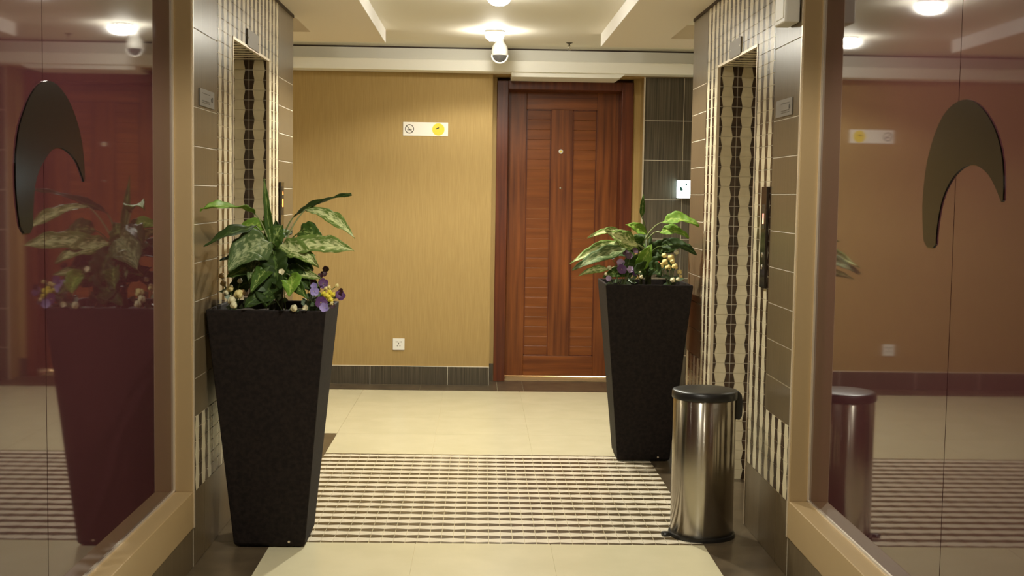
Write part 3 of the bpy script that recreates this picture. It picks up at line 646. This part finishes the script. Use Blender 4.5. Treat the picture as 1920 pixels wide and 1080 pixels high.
FLOWERS={
 'left purple':[
('p','burgundy',[-0.697,5.174,1.145],0.0112),
('p','burgundy',[-0.676,5.145,1.126],0.0134),
('p','burgundy',[-0.679,5.116,1.106],0.0134),
('p','burgundy',[-0.639,5.218,1.152],0.0134),
('p','burgundy',[-0.646,5.204,1.133],0.0134),
('p','burgundy',[-0.656,5.189,1.126],0.0112),
('p','purple',[-0.639,5.13,1.099],0.0201),
('p','violet',[-0.671,5.101,1.091],0.0134),
('p','violet',[-0.668,5.071,1.072],0.0179),
('p','purple',[-0.565,5.101,1.051],0.0201),
('p','burgundy',[-0.56,5.101,1.07],0.0134),
('p','purple',[-0.639,5.057,1.027],0.0246),
('p','violet',[-0.621,5.042,1.01],0.0179),
('p','burgundy',[-0.594,5.057,1.013],0.0112),
 ],
 'left yellow':[
('b','yellow',[-0.609,5.101,1.067],0.0112),
('b','yellow',[-0.619,5.086,1.054],0.0134),
('b','yellow',[-0.594,5.101,1.058],0.0112),
('b','yellow',[-0.633,5.101,1.06],0.0112),
('b','cream',[-0.625,5.116,1.081],0.0089),
('b','cream',[-0.613,5.116,1.086],0.0089),
('b','cream',[-0.582,5.13,1.092],0.0089),
('b','yellow',[-0.6,5.071,1.038],0.0112),
('b','cream',[-0.594,5.057,1.025],0.0089),
('b','yellow',[-0.609,5.086,1.049],0.0112),
 ],
 'left cream':[
('b','cream',[-0.977,5.101,1.054],0.0201),
('b','pale',[-0.996,5.057,1.031],0.0179),
('b','pale',[-0.985,5.042,1.014],0.0156),
('b','cream',[-1.017,5.13,1.075],0.0156),
('b','peach',[-1.075,5.248,1.118],0.0134),
('b','peach',[-1.062,5.218,1.089],0.0134),
('b','pale',[-1.034,5.13,1.058],0.0134),
('b','peach',[-0.963,5.116,1.06],0.0134),
('b','pale',[-0.985,5.174,1.103],0.0112),
 ],
 'left front':[
('b','pale',[-0.742,5.027,1.007],0.0156),
('p','pale',[-0.692,5.027,1.008],0.0112),
('b','red',[-0.904,5.071,1.145],0.0067),
('p','pale',[-0.79,5.027,1.151],0.0112),
 ],
 'right purple':[
('p','mauve',[0.858,6.924,1.175],0.018),
('p','mauve',[0.808,6.909,1.159],0.018),
('p','mauve',[0.734,6.909,1.137],0.015),
('p','mauve',[0.829,6.894,1.147],0.018),
('p','lilac',[0.777,6.88,1.11],0.021),
('p','purple',[0.778,6.85,1.074],0.027),
('p','lilac',[0.829,6.85,1.074],0.018),
('p','purple',[0.852,6.85,1.06],0.018),
('b','pale',[0.714,6.865,1.082],0.0135),
('p','lilac',[0.707,6.821,1.027],0.015),
('b','pale',[0.879,6.836,1.061],0.009),
('b','pale',[0.885,6.821,1.038],0.012),
('b','pale',[0.692,6.836,1.051],0.009),
 ],
 'right yellow':[
('b','cream',[1.019,6.894,1.154],0.015),
('b','butter',[1.057,6.894,1.142],0.021),
('b','pale',[1.087,6.894,1.174],0.015),
('b','butter',[0.998,6.865,1.098],0.0165),
('b','butter',[1.037,6.865,1.088],0.018),
('b','butter',[1.075,6.865,1.095],0.018),
('b','butter',[1.101,6.865,1.065],0.015),
('b','pale',[1.058,6.821,1.023],0.015),
('b','pale',[1.087,6.821,1.027],0.012),
('b','butter',[1.022,6.88,1.118],0.018),
('b','cream',[1.063,6.88,1.123],0.015),
('b','red',[0.984,6.894,1.106],0.015),
('b','butter',[1.108,6.865,1.038],0.012),
 ],
}

def plant(tab, cx, cy, label, canes):
    z0 = .678*U - .035; x, y = cx*U, cy*U
    t = thing('leafy_plant', (x, y, z0), label, 'plant', 'leafy plants in the planters')
    for (dx, dy, top) in canes:
        q = MB(); q.tube([(x+dx, y+dy, z0-.02), (x+dx*.9+.004, y+dy, z0+top*.5), (x+dx*.7, y+dy, z0+top)], .010, 8, r1=.006); q.build('cane', cane, t, True)
    for i, (b, c, tp, wd, fc, tn) in enumerate(tab):
        k = canes[i % len(canes)]
        hgt = min(max(b[2]-z0-.06, .02), k[2])
        make_leaf(t, b, c, tp, wd, fc, tn, (x+k[0]*.8, y+k[1], z0+hgt))
    return t
plant(LEAVES_LEFT, -.5815, 3.585, 'larger variegated leafy plant in the planter nearest the camera', [(-.02, 0, .26), (.02, .02, .28), (.0, .03, .20)])
plant(LEAVES_RIGHT, .632, 4.787, 'smaller variegated leafy plant in the planter behind the bin', [(-.02, .0, .24), (.015, .02, .30), (.03, -.01, .2)])

FC = {'burgundy': (.045, .008, .014), 'purple': (.10, .035, .13), 'violet': (.30, .24, .52), 'mauve': (.10, .05, .085), 'lilac': (.36, .26, .42), 'yellow': (.78, .66, .06), 'cream': (.78, .66, .28),
      'pale': (.72, .66, .42), 'peach': (.55, .36, .13), 'butter': (.74, .58, .22), 'red': (.5, .05, .03)}
FM = {k: mat('petal_'+k, v, .55) for k, v in FC.items()}
heart = mat('flower_heart', (.55, .45, .12), .6); fgreen = noise_col(mat('flower_leaf', (.05, .09, .04), .5), (.03, .055, .022), (.13, .19, .10), s=18)
def bunch(key, label, cx, cy, group):
    items = FLOWERS[key]; xs_ = sum(i[2][0] for i in items)/len(items); ys_ = sum(i[2][1] for i in items)/len(items); z0 = .678*U - .035
    k = .10*U; root = Vector((min(max(xs_, cx*U-k), cx*U+k), max(ys_, cy*U-.125*U), z0))
    t = thing('flower_bunch', root, label, 'flowers', group); rr = random.Random(hash(len(key)*31+len(items)) % 999)
    for kind, col, p, r in items:
        c = Vector(p); out = Vector((rr.uniform(-.5, .5), -1, rr.uniform(.1, .6))).normalized()
        q = MB()
        if kind == 'p':
            e1 = out.orthogonal().normalized(); e2 = out.cross(e1)
            a0 = rr.uniform(0, 6)
            for i in range(5):
                a = a0 + i*2*math.pi/5; d1 = e1*math.cos(a)+e2*math.sin(a); d2 = out.cross(d1); o_ = c + out*(.002*i) 
                ring = []
                for j in range(9):
                    b_ = 2*math.pi*j/9; ring.append(o_ + d1*r*(.55+.55*math.cos(b_)) + d2*r*.62*math.sin(b_) + out*(r*.35*(.5+.5*math.cos(b_))))
                n0 = len(q.v); q.add([o_ + d1*r*.5] + ring, [(0, 1+j, 1+(j+1) % 9) for j in range(9)])
        else:
            for i in range(7):
                a = i*2.4; zz = 1-2*(i+.5)/7; rad = math.sqrt(1-zz*zz)
                ctr = c + Vector((rad*math.cos(a), rad*math.sin(a), zz))*r*.42
                q.lathe([(0, -r*.62), (r*.44, -r*.44), (r*.62, 0), (r*.44, r*.44), (0, r*.62)], ctr, 8)
        o = q.build('bloom', FM[col], t, True)
        if kind == 'p':
            h_ = MB(); h_.lathe([(0, -r*.18), (r*.18, 0), (0, r*.18)], c+out*r*.14, 6); h_.build('bloom_heart', heart, o, True)
        s = MB(); m_ = (c+root)*.5 + Vector((0, .01, .02)); s.tube([bez(root, m_, c - out*.004, i/6) for i in range(7)], .0018, 5); s.build('stem', stem_m, t, True)
    for i in range(9):
        pick = Vector(rr.choice(items)[2]); b0 = root.lerp(pick, rr.uniform(.3, .7)) + Vector((rr.uniform(-.03, .03), rr.uniform(-.02, .02), 0))
        tip = b0 + Vector((rr.uniform(-.06, .06), rr.uniform(-.05, .01), rr.uniform(-.03, .035))); tip.z = max(tip.z, z0+.03); b0.z = max(b0.z, z0+.01)
        sd = (tip-b0).cross(Vector((0, -1, .4))).normalized()*.013; m1 = (b0+tip)*.5 + Vector((0, 0, .006))
        q = MB(); q.add([b0, m1-sd, tip, m1+sd, m1+Vector((0, .002, .004))], [(0, 1, 4), (1, 2, 4), (2, 3, 4), (3, 0, 4)]); q.build('leaf', fgreen, t, True)
G1 = 'artificial flower bunches in the planters'
bunch('left purple', 'burgundy and purple pansies at the right rim of the nearer planter', -.5815, 3.585, G1)
bunch('left yellow', 'bright yellow flowers among the purple pansies of the nearer planter', -.5815, 3.585, G1)
bunch('left cream', 'cream and peach ball flowers at the left rim of the nearer planter', -.5815, 3.585, G1)
bunch('left front', 'a few small pale flowers low at the front rim of the nearer planter', -.5815, 3.585, G1)
bunch('right purple', 'mauve and lilac pansies at the left of the farther planter', .632, 4.787, G1)
bunch('right yellow', 'butter yellow ball flowers at the right of the farther planter', .632, 4.787, G1)

# ------------------------------------------------------------------ pedal bin
bx, by = .672*U, 3.662*U; r = .0925*U
t = thing('pedal_bin', (bx, by, 0), 'brushed steel pedal bin with a black lid before the right planter', 'bin')
q = MB(); q.lathe([(0, 0), (r+.008, 0), (r+.010, .006), (r+.008, .016), (r-.002, .018), (0, .018)], (bx, by, 0), 48); q.build('base_ring', black, t, True, angle=40)
q = MB(); q.lathe([(r-.002, .016), (r, .018), (r, .414*U), (r-.003, .416*U)], (bx, by, 0), 64); sb = q.build('body', None, t, True, angle=60)
binm = mat('bin_steel', (.40, .365, .31), .22, metal=1); sb.data.materials.clear(); sb.data.materials.append(binm)
nn, ll, bb = nodes(binm); bb.inputs['Anisotropic'].default_value = .92; bb.inputs['Anisotropic Rotation'].default_value = .25
tg = nn.new('ShaderNodeTangent'); tg.direction_type = 'RADIAL'; tg.axis = 'Z'; ll.new(tg.outputs[0], bb.inputs['Tangent'])
R2 = r+.006
q = MB(); q.lathe([(r-.004, .4135*U), (R2, .4135*U), (R2+.001, .417*U), (R2, .4335*U), (R2-.004, .4365*U), (R2-.02, .4390*U), (.06, .4410*U), (0, .4415*U)], (bx, by, 0), 48); q.build('lid', black, t, True, angle=50)
# hinge block at the side by the wall
q = MB(); hx = bx + R2 - .012
prof = [(0, .352*U), (.020, .350*U), (.030, .362*U), (.032, .405*U), (.026, .425*U), (.012, .436*U), (-.012, .4385*U), (-.012, .415*U), (0, .413*U)]
q.prism(prof, (hx, by-.030, 0), (1,0,0), (0,0,1), (0,1,0), .060); q.build('hinge', black, t, bevel=.004)
q = MB(); q.prism([(-.012, .0), (.012, 0), (.014, .004), (.010, .012), (-.010, .012), (-.014, .004)], (bx-r-.030, by-.022, .004), (0,1,0), (0,0,1), (1,0,0), .05)
q.lathe([(0, .004), (.020, .004), (.022, .010), (.018, .016), (0, .018)], (bx-r-.024, by-.022, 0), 20); q.build('pedal', black, t, True, angle=50)
print('objects', len(sc.objects))
